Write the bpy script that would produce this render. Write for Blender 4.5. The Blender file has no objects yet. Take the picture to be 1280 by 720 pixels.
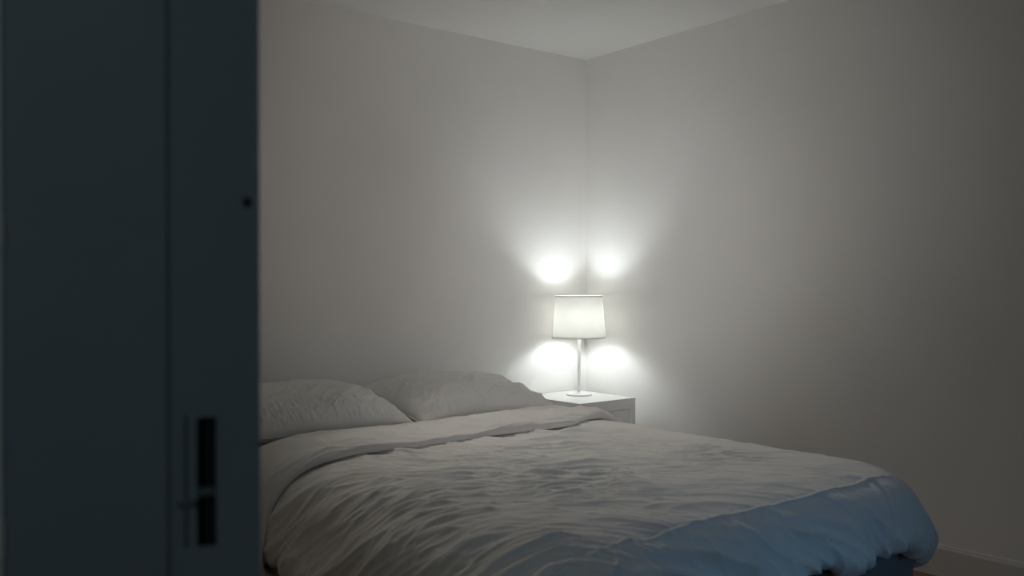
import bpy, bmesh, math
import numpy as np
from mathutils import Vector, Matrix

C = bpy.context.scene.collection
rng = np.random.RandomState(7)

# ------------------------------------------------------------------ helpers
def mesh_obj(name, verts, faces, material, parent=None, smooth=True, uvs=None):
    me = bpy.data.meshes.new(name)
    me.from_pydata([tuple(map(float, v)) for v in verts], [], [tuple(int(i) for i in f) for f in faces])
    me.update()
    if smooth:
        me.polygons.foreach_set('use_smooth', [True] * len(me.polygons))
    me.materials.append(material)
    o = bpy.data.objects.new(name, me)
    C.objects.link(o)
    if parent is not None:
        o.parent = parent
        o.matrix_parent_inverse = Matrix.Identity(4)
    return o

def bm_obj(name, bm, material, parent=None, smooth=False):
    bmesh.ops.recalc_face_normals(bm, faces=bm.faces[:])
    me = bpy.data.meshes.new(name)
    bm.to_mesh(me); bm.free()
    if smooth:
        me.polygons.foreach_set('use_smooth', [True] * len(me.polygons))
    me.materials.append(material)
    o = bpy.data.objects.new(name, me)
    C.objects.link(o)
    if parent is not None:
        o.parent = parent
    return o

def add_box(bm, lo, hi, bevel=0.0, seg=2):
    b = bmesh.new()
    bmesh.ops.create_cube(b, size=1.0)
    lo = Vector(lo); hi = Vector(hi)
    for v in b.verts:
        v.co = Vector(((v.co.x + .5) * (hi.x - lo.x) + lo.x, (v.co.y + .5) * (hi.y - lo.y) + lo.y, (v.co.z + .5) * (hi.z - lo.z) + lo.z))
    if bevel > 0:
        bmesh.ops.bevel(b, geom=b.edges[:], offset=bevel, segments=seg, profile=.5, affect='EDGES')
    t = bpy.data.meshes.new('t'); b.to_mesh(t); b.free()
    bm.from_mesh(t); bpy.data.meshes.remove(t)

def box_obj(name, lo, hi, material, parent=None, bevel=0.0, seg=2):
    bm = bmesh.new(); add_box(bm, lo, hi, bevel, seg)
    return bm_obj(name, bm, material, parent)

def lathe(bm, prof, seg=64, c=(0, 0, 0), closed=False):
    rings = []
    for r, z in prof:
        rings.append([bm.verts.new((c[0] + r * math.cos(2 * math.pi * k / seg), c[1] + r * math.sin(2 * math.pi * k / seg), c[2] + z)) for k in range(seg)])
    n = len(rings)
    for i in range(n if closed else n - 1):
        a, b = rings[i], rings[(i + 1) % n]
        for k in range(seg):
            bm.faces.new((a[k], a[(k + 1) % seg], b[(k + 1) % seg], b[k]))
    if not closed:
        for rr, rev in ((rings[0], True), (rings[-1], False)):
            bm.faces.new(list(reversed(rr)) if rev else rr)

def empty(name, loc, label, cat, group=None, rz=0.0):
    o = bpy.data.objects.new(name, None)
    o.location = loc; o.rotation_euler = (0, 0, rz)
    o.empty_display_size = .1
    C.objects.link(o)
    tag(o, label, cat, group)
    return o

def tag(o, label=None, cat=None, group=None, kind=None):
    if label: o['label'] = label
    if cat: o['category'] = cat
    if group: o['group'] = group
    if kind: o['kind'] = kind
    return o

# ------------------------------------------------------------------ numpy noise
_perm = rng.permutation(512)
_g = rng.uniform(0, 2 * math.pi, 512)
def noise2(x, y, seed=0):
    x = np.asarray(x, float) + seed * 17.31; y = np.asarray(y, float) - seed * 9.77
    xi = np.floor(x).astype(int); yi = np.floor(y).astype(int)
    xf = x - xi; yf = y - yi
    u = xf ** 3 * (xf * (xf * 6 - 15) + 10); v = yf ** 3 * (yf * (yf * 6 - 15) + 10)
    def gr(i, j, dx, dy):
        h = _g[_perm[(i + _perm[j % 512]) % 512]]
        return np.cos(h) * dx + np.sin(h) * dy
    a = gr(xi, yi, xf, yf); b = gr(xi + 1, yi, xf - 1, yf)
    c = gr(xi, yi + 1, xf, yf - 1); d = gr(xi + 1, yi + 1, xf - 1, yf - 1)
    return 1.5 * ((a + (b - a) * u) * (1 - v) + (c + (d - c) * u) * v)

def ridge(x, y, seed=0, p=1.0):
    """soft creases: narrow raised folds"""
    return (1 - np.abs(noise2(x, y, seed)) * 1.6).clip(0, 1) ** (2.2 * p)

def sstep(a, b, x):
    t = np.clip((np.asarray(x, float) - a) / (b - a), 0, 1)
    return t * t * (3 - 2 * t)

# ------------------------------------------------------------------ materials
def material(name, color, rough=.6, bump=None, vary=0.0, vscale=8.0, sheen=0.0, metallic=0.0, spec=.5):
    m = bpy.data.materials.new(name); m.use_nodes = True
    nt = m.node_tree; p = nt.nodes['Principled BSDF']
    p.inputs['Base Color'].default_value = (*color, 1)
    p.inputs['Roughness'].default_value = rough
    p.inputs['Metallic'].default_value = metallic
    p.inputs['Specular IOR Level'].default_value = spec
    if sheen: p.inputs['Sheen Weight'].default_value = sheen
    tc = nt.nodes.new('ShaderNodeTexCoord')
    if vary:
        n = nt.nodes.new('ShaderNodeTexNoise'); n.inputs['Scale'].default_value = vscale; n.inputs['Detail'].default_value = 4
        nt.links.new(tc.outputs['Object'], n.inputs['Vector'])
        r = nt.nodes.new('ShaderNodeMapRange')
        r.inputs['From Min'].default_value = .3; r.inputs['From Max'].default_value = .7
        r.inputs['To Min'].default_value = 1 - vary; r.inputs['To Max'].default_value = 1 + vary
        nt.links.new(n.outputs['Fac'], r.inputs['Value'])
        mx = nt.nodes.new('ShaderNodeVectorMath'); mx.operation = 'SCALE'
        mx.inputs[0].default_value = color
        nt.links.new(r.outputs['Result'], mx.inputs['Scale'])
        nt.links.new(mx.outputs['Vector'], p.inputs['Base Color'])
    if bump:
        sc, st, dist = bump
        n = nt.nodes.new('ShaderNodeTexNoise'); n.inputs['Scale'].default_value = sc; n.inputs['Detail'].default_value = 5
        nt.links.new(tc.outputs['Object'], n.inputs['Vector'])
        b = nt.nodes.new('ShaderNodeBump'); b.inputs['Strength'].default_value = st; b.inputs['Distance'].default_value = dist
        nt.links.new(n.outputs['Fac'], b.inputs['Height']); nt.links.new(b.outputs['Normal'], p.inputs['Normal'])
    return m

M_wall = material('wall_paint', (.80, .785, .765), .85, bump=(160, .08, .002), vary=.015, vscale=3, spec=.2)
M_ceil = material('ceiling_paint', (.88, .87, .85), .9, spec=.15)
M_trim = material('trim_paint', (.62, .60, .57), .45, spec=.4)
M_hall = material('hall_paint', (.22, .23, .24), .85, spec=.2)
M_linen = material('washed_linen', (.80, .775, .735), .85, bump=(420, .12, .0006), vary=.02, vscale=5, sheen=.15, spec=.15)
M_case = material('pillowcase_cotton', (.80, .78, .74), .8, bump=(420, .12, .0006), sheen=.15, spec=.15)
M_sheet = material('mattress_cover', (.66, .65, .63), .85, spec=.15)
M_base = material('bed_base_fabric', (.20, .20, .20), .9, bump=(300, .3, .001), spec=.2)
M_leg = material('dark_leg', (.05, .045, .04), .5)
M_stand = material('nightstand_lacquer', (.74, .735, .72), .4, vary=.02, vscale=20, spec=.4)
M_lampwhite = material('lamp_enamel', (.82, .82, .81), .35, spec=.5)
M_door = material('door_paint', (.21, .245, .255), .6, vary=.06, vscale=3, bump=(60, .1, .001), spec=.3)
M_black = material('black_metal', (.012, .012, .013), .5, spec=.3)
M_dim = material('dark_trim_metal', (.10, .12, .125), .5, spec=.3)
M_jamb = material('jamb_paint', (.62, .62, .58), .6)

def floor_material():
    m = bpy.data.materials.new('oak_floor'); m.use_nodes = True
    nt = m.node_tree; p = nt.nodes['Principled BSDF']; p.inputs['Roughness'].default_value = .45
    tc = nt.nodes.new('ShaderNodeTexCoord')
    br = nt.nodes.new('ShaderNodeTexBrick')
    br.inputs['Color1'].default_value = (.34, .20, .14, 1); br.inputs['Color2'].default_value = (.27, .16, .11, 1)
    br.inputs['Mortar'].default_value = (.06, .04, .03, 1)
    br.inputs['Scale'].default_value = 1.0; br.inputs['Mortar Size'].default_value = .003
    br.inputs['Brick Width'].default_value = 1.4; br.inputs['Row Height'].default_value = .12
    mp = nt.nodes.new('ShaderNodeMapping'); mp.inputs['Rotation'].default_value = (0, 0, math.pi / 2)
    nt.links.new(tc.outputs['Object'], mp.inputs['Vector']); nt.links.new(mp.outputs['Vector'], br.inputs['Vector'])
    n = nt.nodes.new('ShaderNodeTexNoise'); n.inputs['Scale'].default_value = 3; n.inputs['Detail'].default_value = 8
    mp2 = nt.nodes.new('ShaderNodeMapping'); mp2.inputs['Scale'].default_value = (14, 1, 1)
    nt.links.new(tc.outputs['Object'], mp2.inputs['Vector']); nt.links.new(mp2.outputs['Vector'], n.inputs['Vector'])
    mx = nt.nodes.new('ShaderNodeMix'); mx.data_type = 'RGBA'; mx.blend_type = 'MULTIPLY'; mx.inputs['Factor'].default_value = .5
    nt.links.new(br.outputs['Color'], mx.inputs['A']); nt.links.new(n.outputs['Fac'], mx.inputs['B'])
    nt.links.new(mx.outputs['Result'], p.inputs['Base Color'])
    return m
M_floor = floor_material()

def shade_material():
    # thin fabric: diffuse outside, lets part of the bulb's light through
    m = bpy.data.materials.new('shade_fabric'); m.use_nodes = True
    nt = m.node_tree
    for n in list(nt.nodes): nt.nodes.remove(n)
    out = nt.nodes.new('ShaderNodeOutputMaterial')
    d = nt.nodes.new('ShaderNodeBsdfDiffuse'); d.inputs['Color'].default_value = (.80, .79, .76, 1)
    t = nt.nodes.new('ShaderNodeBsdfTranslucent'); t.inputs['Color'].default_value = (.88, .865, .835, 1)
    mx = nt.nodes.new('ShaderNodeMixShader'); mx.inputs[0].default_value = SHADE_T
    nt.links.new(d.outputs[0], mx.inputs[1]); nt.links.new(t.outputs[0], mx.inputs[2])
    tc = nt.nodes.new('ShaderNodeTexCoord')
    n = nt.nodes.new('ShaderNodeTexNoise'); n.inputs['Scale'].default_value = 300
    nt.links.new(tc.outputs['Object'], n.inputs['Vector'])
    b = nt.nodes.new('ShaderNodeBump'); b.inputs['Strength'].default_value = .1; b.inputs['Distance'].default_value = .0005
    nt.links.new(n.outputs['Fac'], b.inputs['Height'])
    nt.links.new(b.outputs['Normal'], d.inputs['Normal'])
    nt.links.new(mx.outputs[0], out.inputs[0])
    return m
SHADE_T = .28
M_shade = shade_material()

# ------------------------------------------------------------------ the room (corner at the origin, x<0, y<0)
H = 2.5
XW = -3.42          # plane of the wall with the doorway
YF = -5.2
XH = -4.9           # far side of the hall
T = .12
def struct(name, lo, hi, m, bevel=0):
    return tag(box_obj(name, lo, hi, m, bevel=bevel), kind='structure')
struct('floor', (XH - T, YF - T, -.1), (T, T, 0), M_floor)
struct('ceiling', (XH - T, YF - T, H), (T, T, H + .1), M_ceil)
struct('wall_back', (XH, 0, 0), (T, T, H), M_wall)
struct('wall_right', (0, YF, 0), (T, 0, H), M_wall)
struct('wall_left', (XW - T, -2.58, 0), (XW, 0, H), M_wall)
struct('wall_entry', (XW - T, YF, 0), (XW, -4.42, H), M_hall)
struct('wall_hall', (XH - T, YF, 0), (XH, T, H), M_hall)

# window wall behind the camera, with a window opening
wx0, wx1, wz0, wz1 = -2.1, -.7, .15, 1.45
bm = bmesh.new()
add_box(bm, (XH, YF - T, 0), (wx0, YF, H)); add_box(bm, (wx1, YF - T, 0), (0, YF, H))
add_box(bm, (wx0, YF - T, 0), (wx1, YF, wz0)); add_box(bm, (wx0, YF - T, wz1), (wx1, YF, H))
tag(bm_obj('wall_front', bm, M_hall), kind='structure')
bm = bmesh.new()
for lo, hi in (((wx0, YF - .09, wz0), (wx0 + .05, YF - .03, wz1)), ((wx1 - .05, YF - .09, wz0), (wx1, YF - .03, wz1)),
               ((wx0, YF - .09, wz0), (wx1, YF - .03, wz0 + .05)), ((wx0, YF - .09, wz1 - .05), (wx1, YF - .03, wz1)),
               (((wx0 + wx1) / 2 - .02, YF - .09, wz0), ((wx0 + wx1) / 2 + .02, YF - .03, wz1))):
    add_box(bm, lo, hi)
tag(bm_obj('window_1', bm, M_trim), kind='structure')

# baseboards: a board with a rounded top lip
def baseboard(name, p0, p1, n):
    prof = [(0, 0), (.014, 0), (.014, .108), (.013, .114), (.0105, .118), (.010, .1215), (.0085, .125), (.004, .1265), (0, .1265)]
    p0 = Vector(p0); p1 = Vector(p1); n = Vector(n)
    vs = [p0 + n * a + Vector((0, 0, z)) for a, z in prof] + [p1 + n * a + Vector((0, 0, z)) for a, z in prof]
    k = len(prof)
    fs = [(i, (i + 1) % k, k + (i + 1) % k, k + i) for i in range(k)] + [tuple(range(k)), tuple(range(2 * k - 1, k - 1, -1))]
    o = mesh_obj(name, vs, fs, M_trim, smooth=False)
    tag(o, kind='structure')
baseboard('baseboard_right', (0, YF, 0), (0, 0, 0), (-1, 0, 0))
baseboard('baseboard_back', (XW, 0, 0), (-.015, 0, 0), (0, -1, 0))

# ------------------------------------------------------------------ camera
f = 1109.6; yaw = .899704; pitch = -.00058; roll = -.002595
camp = Vector((-3.58053, -3.81330, 1.16729))
F = Vector((math.cos(yaw) * math.cos(pitch), math.sin(yaw) * math.cos(pitch), math.sin(pitch)))
R0 = Vector((math.sin(yaw), -math.cos(yaw), 0)); U0 = R0.cross(F)
R = math.cos(roll) * R0 + math.sin(roll) * U0; U = -math.sin(roll) * R0 + math.cos(roll) * U0
cd = bpy.data.cameras.new('camera'); cam = bpy.data.objects.new('camera', cd); C.objects.link(cam)
mw = Matrix((( R.x, U.x, -F.x, camp.x), (R.y, U.y, -F.y, camp.y), (R.z, U.z, -F.z, camp.z), (0, 0, 0, 1)))
cam.matrix_world = mw
cd.sensor_width = 36; cd.lens = 36 * f / 1280; cd.clip_start = .02
cd.dof.use_dof = True; cd.dof.focus_distance = 4.4; cd.dof.aperture_fstop = 3.0
bpy.context.scene.camera = cam
Rf = Vector((R0.x, R0.y, 0)).normalized(); Ff = Vector((F.x, F.y, 0)).normalized()

# ------------------------------------------------------------------ the door leaf standing ajar beside the camera
DZ = .92
def dpt(px, depth=DZ):           # floor position straight ahead of the doorway
    return Vector((camp.x, camp.y, 0)) + Ff * depth + Rf * ((px - 640) / f * depth)
e1 = dpt(324.6)
tilt = math.radians(17)
ddir = (Rf * math.cos(tilt) + Ff * math.sin(tilt)).normalized()      # the leaf runs slightly away from the viewer
def along(px):                   # how far from the free edge a sight line meets the leaf
    m = (px - 640) / f
    rel = e1 - Vector((camp.x, camp.y, 0)); lf, lr = rel.dot(Ff), rel.dot(Rf)
    return (lr - m * lf) / (math.cos(tilt) - m * math.sin(tilt))
door_w = along(4)
e0 = e1 - ddir * door_w
ang = math.atan2(ddir.y, ddir.x)
door = empty('door_1', e0, None, None, rz=ang)
tag(door, 'dark blue-grey door leaf standing ajar at the left with a black recessed pull', None, kind='structure')
def dx(px): return door_w - along(px)         # along the leaf
def dz(py, px=257): return camp.z - (py - 360) / f * (DZ - along(px) * math.sin(tilt))
th = .038
# leaf in its own frame: x along width, y away from the viewer (front face at y=0)
hx0, hx1 = dx(245.5), dx(269.5); hz1, hz0 = dz(521), dz(681)
gx = dx(214.5)
bm = bmesh.new()
def leaf_piece(x0, x1, z0, z1, y0=0, y1=th, bev=0.0):
    add_box(bm, (x0, y0, z0), (x1, y1, z1), bev)
z_lo, z_hi = .01, 2.40
# wide panel left of the groove, stile right of it, with a slot cut for the pull
leaf_piece(0, gx - .004, z_lo, z_hi, bev=.0015)
leaf_piece(gx - .006, gx + .006, z_lo, z_hi, y0=.006, y1=th - .004)
bm_leaf = bm
leaf_piece(gx + .004, hx0, z_lo, z_hi)
leaf_piece(hx1, door_w, z_lo, z_hi, bev=.0)
leaf_piece(hx0, hx1, z_lo, hz0); leaf_piece(hx0, hx1, hz1, z_hi)
leaf_piece(hx0, hx1, hz0, hz1, y0=.022, y1=th)
bm_obj('door_panel', bm, M_door, door)
# recessed pull: cup, divider bar
bm = bmesh.new()
hm = dz(614)
add_box(bm, (hx0, .016, hz0), (hx1, .022, hz1))
for lo, hi in (((hx0, -.0015, hz0), (hx0 + .0016, .018, hz1)), ((hx1 - .0016, -.0015, hz0), (hx1, .018, hz1)),
               ((hx0, -.0015, hz1 - .002), (hx1, .018, hz1)), ((hx0, -.0015, hz0), (hx1, .018, hz0 + .002))):
    add_box(bm, lo, hi)
pull = bm_obj('door_handle', bm, M_black, door)
box_obj('divider', (hx0, -.002, hm - .0042), (hx1, .006, hm + .0042), M_dim, pull)
# slim bolt rod beside the pull with its cross latch
bm = bmesh.new()
add_box(bm, (dx(229.5), -.003, dz(682)), (dx(233.5), .0, dz(516)), .0008)
rod = bm_obj('bolt_rod', bm, M_dim, door)
box_obj('latch', (dx(221), -.0045, dz(631)), (dx(244), -.0015, dz(624)), M_dim, rod, bevel=.0008)
# small dark keyhole high up near the free edge
bm = bmesh.new()
lathe(bm, [(.0001, 0), (.0042, 0), (.0050, .001), (.0046, .0025), (.0030, .003), (.0001, .003)], 24)
for v in bm.verts: v.co = Vector((v.co.x + dx(309), -v.co.z, v.co.y + dz(252, 309)))
bm_obj('keyhole', bm, M_black, door, smooth=True)
# jamb that the leaf hangs on, with two hinges
j = box_obj('trim_1', (-.10, .0, 0), (-.0012, .10, H), M_jamb)
j.location = e0; j.rotation_euler = (0, 0, ang); tag(j, kind='structure')
for zz in (dz(292), dz(655)):
    bm = bmesh.new(); lathe(bm, [(.0035, -.018), (.0035, .018)], 16, (0, 0, 0))
    h = bm_obj('hinge', bm, M_jamb, door, smooth=False); h.location = (-.002, -.002, zz)

# ------------------------------------------------------------------ bed
BX0, BX1 = -2.32, -.795          # near side, far side
BY0, BY1 = -2.385, -.04         # foot, head
bed = empty('bed', ((BX0 + BX1) / 2, -1.2, 0), 'grey upholstered double bed base with its head against the back wall', 'bed')
def bl(p): return (p[0] - (BX0 + BX1) / 2, p[1] + 1.2, p[2])
box_obj('base', bl((BX0, BY0, .08)), bl((BX1, BY1, .345)), M_base, bed, bevel=.02, seg=3)
for sx in (BX0 + .12, BX1 - .12):
    for sy in (BY0 + .15, BY1 - .15):
        bm = bmesh.new(); lathe(bm, [(.02, 0), (.028, .085)], 24, bl((sx, sy, 0)))
        bm_obj('leg', bm, M_leg, bed)
mat_ = box_obj('mattress', (BX0 + .015, BY0 + .03, .345), (BX1 - .015, BY1 - .005, .555), M_sheet, bevel=.045, seg=5)
tag(mat_, 'white covered mattress lying on the bed base under the duvet', 'mattress')

# --- duvet: a flat top that rolls over near side, foot and far side
TOP = .598
RX0, RX1, RY0 = -2.13, -.99, -2.19
prof_t = np.array([0, .10, .20, .30, .40, .50, .60, .70, .78, .86, .93, 1.0])
prof_o = np.array([0, .21, .40, .585, .745, .865, .945, .99, 1.0, .965, .88, .76])
prof_z = np.array([0, .010, .04, .12, .24, .39, .555, .72, .83, .945, 1.0, .93])
crisp_o = np.array([0, .20, .40, .60, .765, .865, .925, .97, 1.0, .98, .89, .76])
crisp_z = np.array([0, .006, .024, .075, .180, .310, .490, .67, .80, .93, 1.0, .95])
# densify the profile with a smooth curve through the points
def smooth_interp(t, xs, ys):
    m = np.gradient(ys, xs)
    i = np.clip(np.searchsorted(xs, t) - 1, 0, len(xs) - 2)
    h = xs[i + 1] - xs[i]; s = (t - xs[i]) / h
    return (2 * s**3 - 3 * s**2 + 1) * ys[i] + (s**3 - 2 * s**2 + s) * h * m[i] + (-2 * s**3 + 3 * s**2) * ys[i + 1] + (s**3 - s**2) * h * m[i + 1]
DMAX = .62

def base_surface(u, v):
    """u,v flat cloth coordinates (metres); returns X,Y,Z, t, perimeter s, side weights"""
    ex = np.where(u < RX0, u - RX0, np.where(u > RX1, u - RX1, 0.0))
    ey = np.where(v < RY0, RY0 - v, 0.0)
    ax = np.abs(ex); d = (ax ** 3.2 + ey ** 3.2) ** (1 / 3.2)
    th_ = np.arctan2(ey, np.maximum(ax, 1e-12))       # 0 = side, pi/2 = foot
    t = np.clip(d / DMAX, 0, 1)
    foot = np.where(d > 0, np.sin(th_) ** 2, 0)
    corner = np.sin(2 * th_) ** 2
    near = (ex < 0)
    a_side = np.where(near, .32, .375); h_side = np.where(near, .345, .365)
    a = a_side * (1 - foot) + .27 * foot + .00 * corner
    h = h_side * (1 - foot) + .222 * foot + .035 * corner
    cx = np.clip(u, RX0, RX1); cy = np.maximum(v, RY0)
    nx = np.cos(th_) * np.sign(ex); ny = -np.sin(th_)
    nx = np.where(d > 0, nx, 0); ny = np.where(d > 0, ny, 0)
    cr = np.clip(foot + np.where(near, .55, 0) * (1 - foot), 0, 1)
    cr = cr * (1 - np.where(near, .9, .5) * corner)
    o = a * (smooth_interp(t, prof_t, prof_o) * (1 - cr) + smooth_interp(t, prof_t, crisp_o) * cr)
    dzv = h * (smooth_interp(t, prof_t, prof_z) * (1 - cr) + smooth_interp(t, prof_t, crisp_z) * cr)
    # running coordinate round the perimeter
    s_near = -(cy - 0) ; L1 = -RY0
    arc = .38
    s = np.where(near, np.where(foot < .5, s_near + th_ * arc, L1 + th_ * arc + (cx - RX0)),
                 np.where(ex > 0, L1 + math.pi / 2 * arc + (RX1 - RX0) + (math.pi / 2 - th_) * arc + (cy - RY0),
                          L1 + math.pi / 2 * arc + (cx - RX0)))
    return cx + nx * o, cy + ny * o, TOP - dzv, t, s, nx, ny, foot, near, corner

def normals(P):
    du = np.gradient(P, axis=0); dv = np.gradient(P, axis=1)
    n = np.cross(du, dv); n /= np.maximum(np.linalg.norm(n, axis=2, keepdims=True), 1e-9)
    return n

def top_wrinkles(X, Y):
    # p runs along the long shallow folds, q across them
    p = .80 * X - .60 * Y; q = .60 * X + .80 * Y
    w = .15 * noise2(p * 1.3, q * 1.3, 3) + .05 * noise2(p * 3.5, q * 4, 4)
    q2 = q + w
    patch = .55 + .9 * sstep(-.45, .45, noise2(X * 2.1, Y * 2.1, 14))
    z = .014 * noise2(p * 1.2, q2 * 4.6, 5)
    z += .013 * (ridge(p * 1.5, q2 * 7.0, 6) - .3)
    z += .0120 * patch * (ridge(p * 2.6 + .5 * noise2(X * 2, Y * 2, 12), q2 * 14, 7) - .3)
    z += .0075 * patch * (ridge(p * 4.6, (q2 + .02 * noise2(p * 7, q * 7, 15)) * 27, 16) - .3)
    # a few folds at another slant that cut across the long ones
    p3 = .97 * X - .25 * Y; q3 = .25 * X + .97 * Y + .05 * noise2(X * 3, Y * 3, 17)
    z += .0110 * (ridge(p3 * 1.9, q3 * 9.0, 18) - .3) * sstep(-.1, .5, noise2(X * 1.6, Y * 1.6, 19))
    z += .0022 * noise2(p * 8, q2 * 46, 8)
    z += .007 * noise2(X * 1.7, Y * 1.7, 9)
    z += .0022 * noise2(X * 14, Y * 14, 10)
    z += .0045 * patch * (ridge(p * 7.0, (q2 + .02 * noise2(p * 5, q * 5, 20)) * 38, 13) - .3)
    return z

NU, NV = 640, 540
uu = np.linspace(RX0 - DMAX, RX1 + DMAX, NU); vv = np.linspace(RY0 - DMAX, -.80, NV)
UU, VV = np.meshgrid(uu, vv, indexing='ij')
X, Y, Z, t, s, nx, ny, foot, near, corner = base_surface(UU, VV)
P = np.stack([X, Y, Z], -1)
N = normals(P)
N *= np.sign(N[NU // 2, NV - 10, 2])
w_top = 1 - sstep(.25, .6, t)
edge_fade = (1 - .6 * sstep(RX1 - .16, RX1 + .05, UU)) * (1 - .3 * (1 - sstep(RY0 - .12, RY0 + .10, VV)))
disp = .72 * top_wrinkles(UU, VV) * w_top * edge_fade
# hanging folds: run down the drop, slanting a little
sl = np.where(near, .9, np.where(foot > .5, -.35, -.2))
dd = t * DMAX
sw = s + sl * dd + .05 * noise2(s * 3, dd * 3, 21)
fold = .026 * noise2(sw * 3.6, dd * 1.2, 22) + .016 * (ridge(sw * 6.2, dd * 1.6, 23) - .35) + .006 * (ridge(sw * 15, dd * 3, 24) - .3) + .0018 * noise2(sw * 40, dd * 6, 25)
w_side = sstep(.12, .75, t) * (1 - .35 * sstep(.85, 1, t))
disp += fold * w_side * np.where(near, .85, 1.25)
# long diagonal swags across the foot
dg = (s - 3.1) * .62 - dd * 1.0 + .04 * noise2(s * 2, dd * 4, 31)
disp += foot * (.032 * noise2(dg * 6.5, s * .8, 32) + .022 * (ridge(dg * 9, s * 1.2, 33) - .3)) * sstep(.38, .6, t) * (1 - sstep(3.55, 3.85, s))
# puckers where the cloth gathers at the hem
disp += .009 * (ridge(s * 17 + .6 * dd, dd * 2.5, 26) - .3) * sstep(.55, .9, t)
# crisp crease at the far foot corner
sc_ = 3.85 + .01 * np.sin(dd * 9)
disp += (.010 * np.exp(-((s - sc_) / .007) ** 2) - .020 * np.exp(-((s - sc_ - .020) / .010) ** 2)) * sstep(.3, .42, t) * (1 - sstep(.92, 1, t))
# seam along the foot edge
disp += .0055 * np.exp(-((dd - .205) / .006) ** 2) * sstep(.5, 1, foot)
P = P + N * disp[..., None]
# uneven hem: lifts and dips round the bed
hem = .035 * noise2(s * 2.6, 0 * s, 27) + .018 * noise2(s * 8, 0 * s, 28)
P[..., 2] += hem * sstep(.45, 1, t)
faces = []
idx = np.arange(NU * NV).reshape(NU, NV)
a_ = idx[:-1, :-1].ravel(); b_ = idx[1:, :-1].ravel(); c_ = idx[1:, 1:].ravel(); d_ = idx[:-1, 1:].ravel()
duvet = mesh_obj('duvet', P.reshape(-1, 3), np.stack([a_, b_, c_, d_], 1), M_linen)
tag(duvet, 'rumpled off-white linen duvet spread over the bed and hanging over its foot', 'duvet')

# --- turned-back edge of the duvet, a thick soft band across the bed
nu, nc = 520, 96
u1 = np.linspace(RX0 - DMAX, RX1 + DMAX * .97, nu)
cs = np.linspace(0, 2 * math.pi, nc, endpoint=False)
lip = -1.150 + .13 * sstep(-1.25, -.80, u1) + .018 * noise2(u1 * 2.2, 0 * u1, 41) + .006 * noise2(u1 * 8, 0 * u1, 42)
back = -.685 + .03 * noise2(u1 * 1.8, 0 * u1, 43) - .02
thick = .040 + .008 * noise2(u1 * 3, 0 * u1, 44)
UUf = np.repeat(u1[:, None], nc, 1)
cy = (lip + back)[:, None] / 2; hy = (back - lip)[:, None] / 2
ce = np.cos(cs)[None, :]; se = np.sin(cs)[None, :]
yy = cy + hy * np.sign(ce) * np.abs(ce) ** .55
hh = thick[:, None] * (.5 + .5 * np.sign(se) * np.abs(se) ** .75)
# thins towards the pillows
hh = hh * (1 - .30 * sstep(-1.0, -.72, yy)) - .004
Xf, Yf, Zf, tf, sf, nxf, nyf, ff, nf, cf = base_surface(UUf, np.clip(yy, -2, 0))
eps = 1e-3
Xa, _, Za, *_r = base_surface(UUf + eps, np.clip(yy, -2, 0)); Xb, _, Zb, *_r = base_surface(UUf - eps, np.clip(yy, -2, 0))
tx = Xa - Xb; tz = Za - Zb; ln = np.maximum(np.hypot(tx, tz), 1e-9)
Nx, Nz = -tz / ln, tx / ln
q2 = yy + .05 * noise2(UUf * 1.6, yy * 3, 46)
wr = .014 * noise2(UUf * 1.7, q2 * 8, 47) + .012 * (ridge(UUf * 1.8, q2 * 13, 48) - .3) + .009 * (ridge(UUf * 3.5, q2 * 27, 49) - .3) + .004 * noise2(UUf * 9, yy * 9, 50)
wr = wr * sstep(.15, .8, hh / thick[:, None])
tot = hh + wr
Pf = np.stack([Xf + Nx * tot, yy, Zf + Nz * tot], -1)
Pf[..., 1] += .010 * noise2(UUf * 5, hh * 30, 51)
idx = np.arange(nu * nc).reshape(nu, nc)
fc = []
i0 = idx[:-1]; i1 = idx[1:]
fc = np.stack([i0.ravel(), np.roll(i0, -1, 1).ravel(), np.roll(i1, -1, 1).ravel(), i1.ravel()], 1).tolist()
fc.append(list(idx[0][::-1])); fc.append(list(idx[-1]))
band = mesh_obj('turned_back_edge', Pf.reshape(-1, 3), fc, M_linen, duvet)

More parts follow.
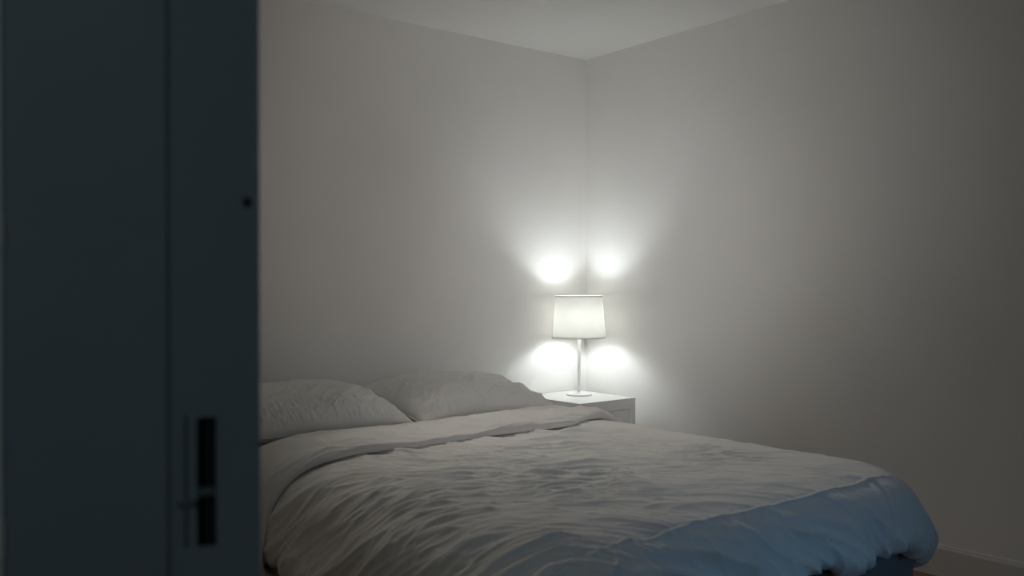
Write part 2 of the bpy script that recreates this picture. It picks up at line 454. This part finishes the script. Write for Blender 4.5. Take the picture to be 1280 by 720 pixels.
# ------------------------------------------------------------------ pillows
def pillow(name, loc, rot, w, d, th_p, seed, label):
    n1, n2 = 170, 130
    a = np.linspace(-1, 1, n1); b = np.linspace(-1, 1, n2)
    A, B = np.meshgrid(a, b, indexing='ij')
    A = np.sign(A) * np.abs(A) ** .85; B = np.sign(B) * np.abs(B) ** .85      # denser at the seam
    # pinched outline
    ox = A * (w / 2) * (1 - .055 * (1 - B**2) * 1.0 * np.abs(A) ** 3 + .01 * noise2(B * 3, A * 0 + seed, seed))
    oy = B * (d / 2) * (1 - .07 * (1 - A**2) * np.abs(B) ** 3 + .01 * noise2(A * 3, B * 0 + seed, seed + 1))
    prof = np.clip((1 - np.abs(A) ** 3.0), 0, 1) ** .50 * np.clip((1 - np.abs(B) ** 2.6), 0, 1) ** .52
    prof *= 1 + .06 * noise2(A * 1.4, B * 1.4, seed + 2)
    edge = np.maximum(np.abs(A), np.abs(B))
    # gathers radiating in from the seam
    seam_s = np.where(np.abs(A) > np.abs(B), B * d, A * w + 3)
    run = 1 - edge
    g = ridge(seam_s * 13 + .8 * noise2(A * 2, B * 2, seed + 3), run * 2.2 + seed, seed + 4) - .35
    g2 = ridge(seam_s * 32, run * 3, seed + 5) - .35
    wq = sstep(0, .12, run) * (1 - sstep(.28, .75, run))
    dn = (.0065 * g * (.35 + .65 * sstep(-.3, .5, noise2(seam_s * 2.2, run * 1.5, seed + 11))) + .0065 * g2) * wq
    # long diagonal pull creases
    k = .55 * ox - .85 * oy
    l = .85 * ox + .55 * oy
    kk = k + .05 * noise2(ox * 5, oy * 5, seed + 6)
    dn += (.016 * (ridge(kk * 8, l * 1.8, seed + 7) - .3) + .006 * (ridge(kk * 20, l * 4, seed + 8) - .3)) * sstep(0, .2, run) * (.35 + .65 * (1 - sstep(-.45, .25, B)))
    dn += .007 * noise2(ox * 4, oy * 4, seed + 9) * sstep(0, .3, run)
    zt = th_p * .62 * prof + dn
    zb = -th_p * .32 * prof
    bnd = edge >= .99999
    zt = np.where(bnd, 0, zt); zb = np.where(bnd, 0, zb)
    Vt = np.stack([ox, oy, zt], -1).reshape(-1, 3); Vb = np.stack([ox, oy, zb], -1).reshape(-1, 3)
    idt = np.arange(n1 * n2).reshape(n1, n2)
    idb = np.full((n1, n2), -1); inner = ~bnd
    idb[inner] = np.arange(inner.sum()) + n1 * n2
    idb[bnd] = idt[bnd]
    V = np.concatenate([Vt, Vb.reshape(n1, n2, 3)[inner]])
    def quads(I, rev):
        q = np.stack([I[:-1, :-1].ravel(), I[1:, :-1].ravel(), I[1:, 1:].ravel(), I[:-1, 1:].ravel()], 1)
        return (q[:, ::-1] if rev else q).tolist()
    o = mesh_obj(name, V, quads(idt, False) + quads(idb, True), M_case)
    o.location = loc; o.rotation_euler = rot
    tag(o, label, 'pillow', 'pillows at the head of the bed')
    # thin seam piping along the rim
    rim = list(idt[:, 0]) + list(idt[-1, 1:]) + list(idt[-2::-1, -1]) + list(idt[0, -2:0:-1])
    pts = V[rim]; nn = len(pts); r = .0028; vs = []; fs = []
    for i in range(nn):
        tg = pts[(i + 1) % nn] - pts[i - 1]; tg /= max(np.linalg.norm(tg), 1e-9)
        sd = np.cross(tg, [0, 0, 1])
        for q in range(6):
            an = q * math.pi / 3
            vs.append(pts[i] + r * (math.cos(an) * sd + math.sin(an) * np.array([0, 0, 1])))
    for i in range(nn):
        for q in range(6):
            fs.append((i * 6 + q, i * 6 + (q + 1) % 6, ((i + 1) % nn) * 6 + (q + 1) % 6, ((i + 1) % nn) * 6 + q))
    mesh_obj('piping', vs, fs, M_case, o)
    return o
pillow('pillow', (-1.995, -.385, .648), (math.radians(8), 0, math.radians(-2)), .78, .60, .185, 61,
       'white pillow on the near side of the bed, partly hidden by the dark door')
pillow('pillow', (-1.185, -.370, .634), (math.radians(8), 0, math.radians(2)), .77, .60, .185, 83,
       'white pillow on the far side of the bed, beside the nightstand and lamp')

# ------------------------------------------------------------------ nightstand
NX0, NX1, NY0, NY1, NT = -.495, -.085, -.480, -.020, .572
cxn, cyn = (NX0 + NX1) / 2, (NY0 + NY1) / 2
ns = empty('nightstand', (cxn, cyn, 0), 'white square nightstand in the corner beside the bed, carrying the lamp', 'nightstand')
def nl(p): return (p[0] - cxn, p[1] - cyn, p[2])
def nbox(name, lo, hi, parent=ns, bev=.002): return box_obj(name, nl(lo), nl(hi), M_stand, parent, bevel=bev)
nbox('top', (NX0, NY0, NT - .012), (NX1, NY1, NT), bev=.0015)
bm = bmesh.new()
add_box(bm, nl((NX0 + .001, NY0 + .001, .10)), nl((NX0 + .019, NY1 - .001, NT - .012)), .001)
add_box(bm, nl((NX1 - .019, NY0 + .001, .10)), nl((NX1 - .001, NY1 - .001, NT - .012)), .001)
add_box(bm, nl((NX0 + .019, NY1 - .018, .10)), nl((NX1 - .019, NY1 - .006, NT - .012)))
add_box(bm, nl((NX0 + .019, NY0 + .001, .10)), nl((NX1 - .019, NY1 - .018, .118)))
add_box(bm, nl((NX0 + .019, NY0 + .001, NT - .034)), nl((NX1 - .019, NY0 + .030, NT - .012)))
bm_obj('body', bm, M_stand, ns)
z0, z1 = .119, NT - .0345
x0, x1 = NX0 + .0198, NX1 - .0198
dr = nbox('door', (x0, NY0 + .013, z0), (x1, NY0 + .024, z1))
bm = bmesh.new()
for lo, hi in (((x0, NY0 + .004, z1 - .022), (x1, NY0 + .013, z1)), ((x0, NY0 + .004, z0), (x1, NY0 + .013, z0 + .022)),
               ((x0, NY0 + .004, z0 + .022), (x0 + .022, NY0 + .013, z1 - .022)), ((x1 - .022, NY0 + .004, z0 + .022), (x1, NY0 + .013, z1 - .022))):
    add_box(bm, nl(lo), nl(hi), .001)
bm_obj('door_frame', bm, M_stand, dr)
for sx in (NX0 + .028, NX1 - .028):
    for sy in (NY0 + .035, NY1 - .030):
        nbox('leg', (sx - .016, sy - .016, 0), (sx + .016, sy + .016, .10))

# ------------------------------------------------------------------ table lamp
LX, LY = -.246, -.207
lamp = empty('table_lamp', (LX, LY, NT), 'lit table lamp with a white tapered shade on a slim stem, on the nightstand', 'lamp')
bm = bmesh.new()
lathe(bm, [(.001, 0), (.069, 0), (.0715, .003), (.0715, .0065), (.069, .0095), (.02, .012), (.009, .016), (.001, .016)], 64)
bm_obj('base', bm, M_lampwhite, lamp, smooth=True).data.set_sharp_from_angle(angle=math.radians(40))
SB, ST = .892 - NT, 1.118 - NT        # shade bottom and top above the base
BZ = .995 - NT
bm = bmesh.new()
lathe(bm, [(.0085, .012), (.0085, .30), (.0095, .302), (.0095, .312), (.006, .316), (.006, BZ - .085)], 32)
bm_obj('stem', bm, M_lampwhite, lamp, smooth=True).data.set_sharp_from_angle(angle=math.radians(40))
bm = bmesh.new()
rb_, rt_ = .147, .129; wt = .0012
lathe(bm, [(rb_, SB), (rt_, ST), (rt_ - wt, ST), (rb_ - wt, SB)], 96, closed=True)
shade = bm_obj('lamp_shade', bm, M_shade, lamp, smooth=True)
shade.data.set_sharp_from_angle(angle=math.radians(40))
for nm, rr, zz in (('top_trim', rt_, ST), ('bottom_trim', rb_, SB)):
    bm = bmesh.new()
    lathe(bm, [(rr + .0012, zz - .0035), (rr + .0012, zz + .0035), (rr - .0022, zz + .0035), (rr - .0022, zz - .0035)], 96, closed=True)
    bm_obj(nm, bm, M_lampwhite, shade)
# wire spider that carries the shade
bm = bmesh.new()
for k in range(3):
    an = math.radians(25 + 120 * k)
    b = bmesh.new(); bmesh.ops.create_cone(b, cap_ends=True, segments=8, radius1=.0015, radius2=.0015, depth=1)
    p0 = Vector((.012 * math.cos(an), .012 * math.sin(an), SB + .022)); p1 = Vector((.146 * math.cos(an), .146 * math.sin(an), SB + .004))
    dv = p1 - p0
    Mx = Matrix.Translation((p0 + p1) / 2) @ dv.to_track_quat('Z', 'Y').to_matrix().to_4x4() @ Matrix.Diagonal((1, 1, dv.length, 1))
    bmesh.ops.transform(b, matrix=Mx, verts=b.verts[:]); tm = bpy.data.meshes.new('t'); b.to_mesh(tm); b.free(); bm.from_mesh(tm); bpy.data.meshes.remove(tm)
lathe(bm, [(.014, SB + .019), (.014, SB + .025), (.0065, SB + .025), (.0065, SB + .019)], 24, closed=True)
bm_obj('shade_holder', bm, M_lampwhite, lamp)
bm = bmesh.new()
lathe(bm, [(.006, BZ - .095), (.017, BZ - .093), (.017, BZ - .055), (.013, BZ - .052)], 24)
bm_obj('socket', bm, M_lampwhite, lamp, smooth=False)

# frosted bulb: the light of the lamp
BULB = 4.2
bm = bmesh.new()
lathe(bm, [(.0001, BZ - .052), (.012, BZ - .050), (.014, BZ - .036), (.022, BZ - .022), (.028, BZ - .006), (.028, BZ + .010), (.022, BZ + .024), (.012, BZ + .032), (.0001, BZ + .035)], 24)
M_bulb = bpy.data.materials.new('frosted_bulb'); M_bulb.use_nodes = True
_p = M_bulb.node_tree.nodes['Principled BSDF']; _p.inputs['Base Color'].default_value = (.9, .9, .9, 1)
_p.inputs['Emission Color'].default_value = (.90, .98, 1.0, 1); _p.inputs['Emission Strength'].default_value = BULB / (math.pi * .0115)
bm_obj('bulb', bm, M_bulb, lamp, smooth=True)

# ------------------------------------------------------------------ lights
def light(name, kind, loc, energy, color, **kw):
    d = bpy.data.lights.new(name, kind); d.energy = energy; d.color = color
    for k_, v_ in kw.items(): setattr(d, k_, v_)
    o = bpy.data.objects.new(name, d); o.location = loc; C.objects.link(o); return o
def aim(o, tgt):
    o.rotation_euler = (Vector(tgt) - o.location).to_track_quat('-Z', 'Y').to_euler()
# unseen spot added above the bulb to brighten the upper walls and ceiling
up = light('shade_up_fill', 'SPOT', (LX, LY, NT + BZ + .042), 4.5, (.88, .98, 1.0), shadow_soft_size=.012, spot_size=math.radians(112), spot_blend=1.0)
up.rotation_euler = (math.pi, 0, 0)
# blue dusk light coming through the low window behind the viewer
w = light('window_daylight', 'AREA', (-1.5, YF + .05, 1.12), .36, (.17, .54, 1.0), shape='RECTANGLE', size=1.3, size_y=.25, spread=math.radians(32))
aim(w, (-1.5, -2.45, .34))
# added unseen fills: two from the doorway onto the corner, one down the bed
sp = light('doorway_fill', 'SPOT', (-3.30, -3.95, 2.25), 85, (1.0, .965, .91), shadow_soft_size=.30, spot_size=math.radians(54), spot_blend=1.0)
aim(sp, (-.44, -.28, 1.72))
sp = light('corner_fill', 'SPOT', (-3.22, -4.05, 2.25), 165, (.99, .985, .99), shadow_soft_size=.30, spot_size=math.radians(29), spot_blend=1.0)
aim(sp, (-.05, -.20, 1.28))
sp = light('bed_fill', 'SPOT', (-1.75, -.32, 2.42), 40, (1.0, .955, .90), shadow_soft_size=.08, spot_size=math.radians(64), spot_blend=1.0)
aim(sp, (-1.42, -1.60, .6))
# dim blue light in the hall
h = light('hall_light', 'AREA', (-4.6, -4.6, 1.9), 3.4, (.66, .87, 1.0), shape='RECTANGLE', size=.6, size_y=.8)
aim(h, (-3.3, -3.1, 1.2))

wd = bpy.data.worlds.new('world'); bpy.context.scene.world = wd; wd.use_nodes = True
wd.node_tree.nodes['Background'].inputs[0].default_value = (.2, .25, .3, 1)
wd.node_tree.nodes['Background'].inputs[1].default_value = .15

sc = bpy.context.scene
sc.view_settings.view_transform = 'Standard'; sc.view_settings.look = 'None'
sc.view_settings.exposure = 0; sc.view_settings.gamma = 1; sc.view_settings.use_curve_mapping = False
sc.cycles.max_bounces = 12; sc.cycles.diffuse_bounces = 8
sc.cycles.use_denoising = True
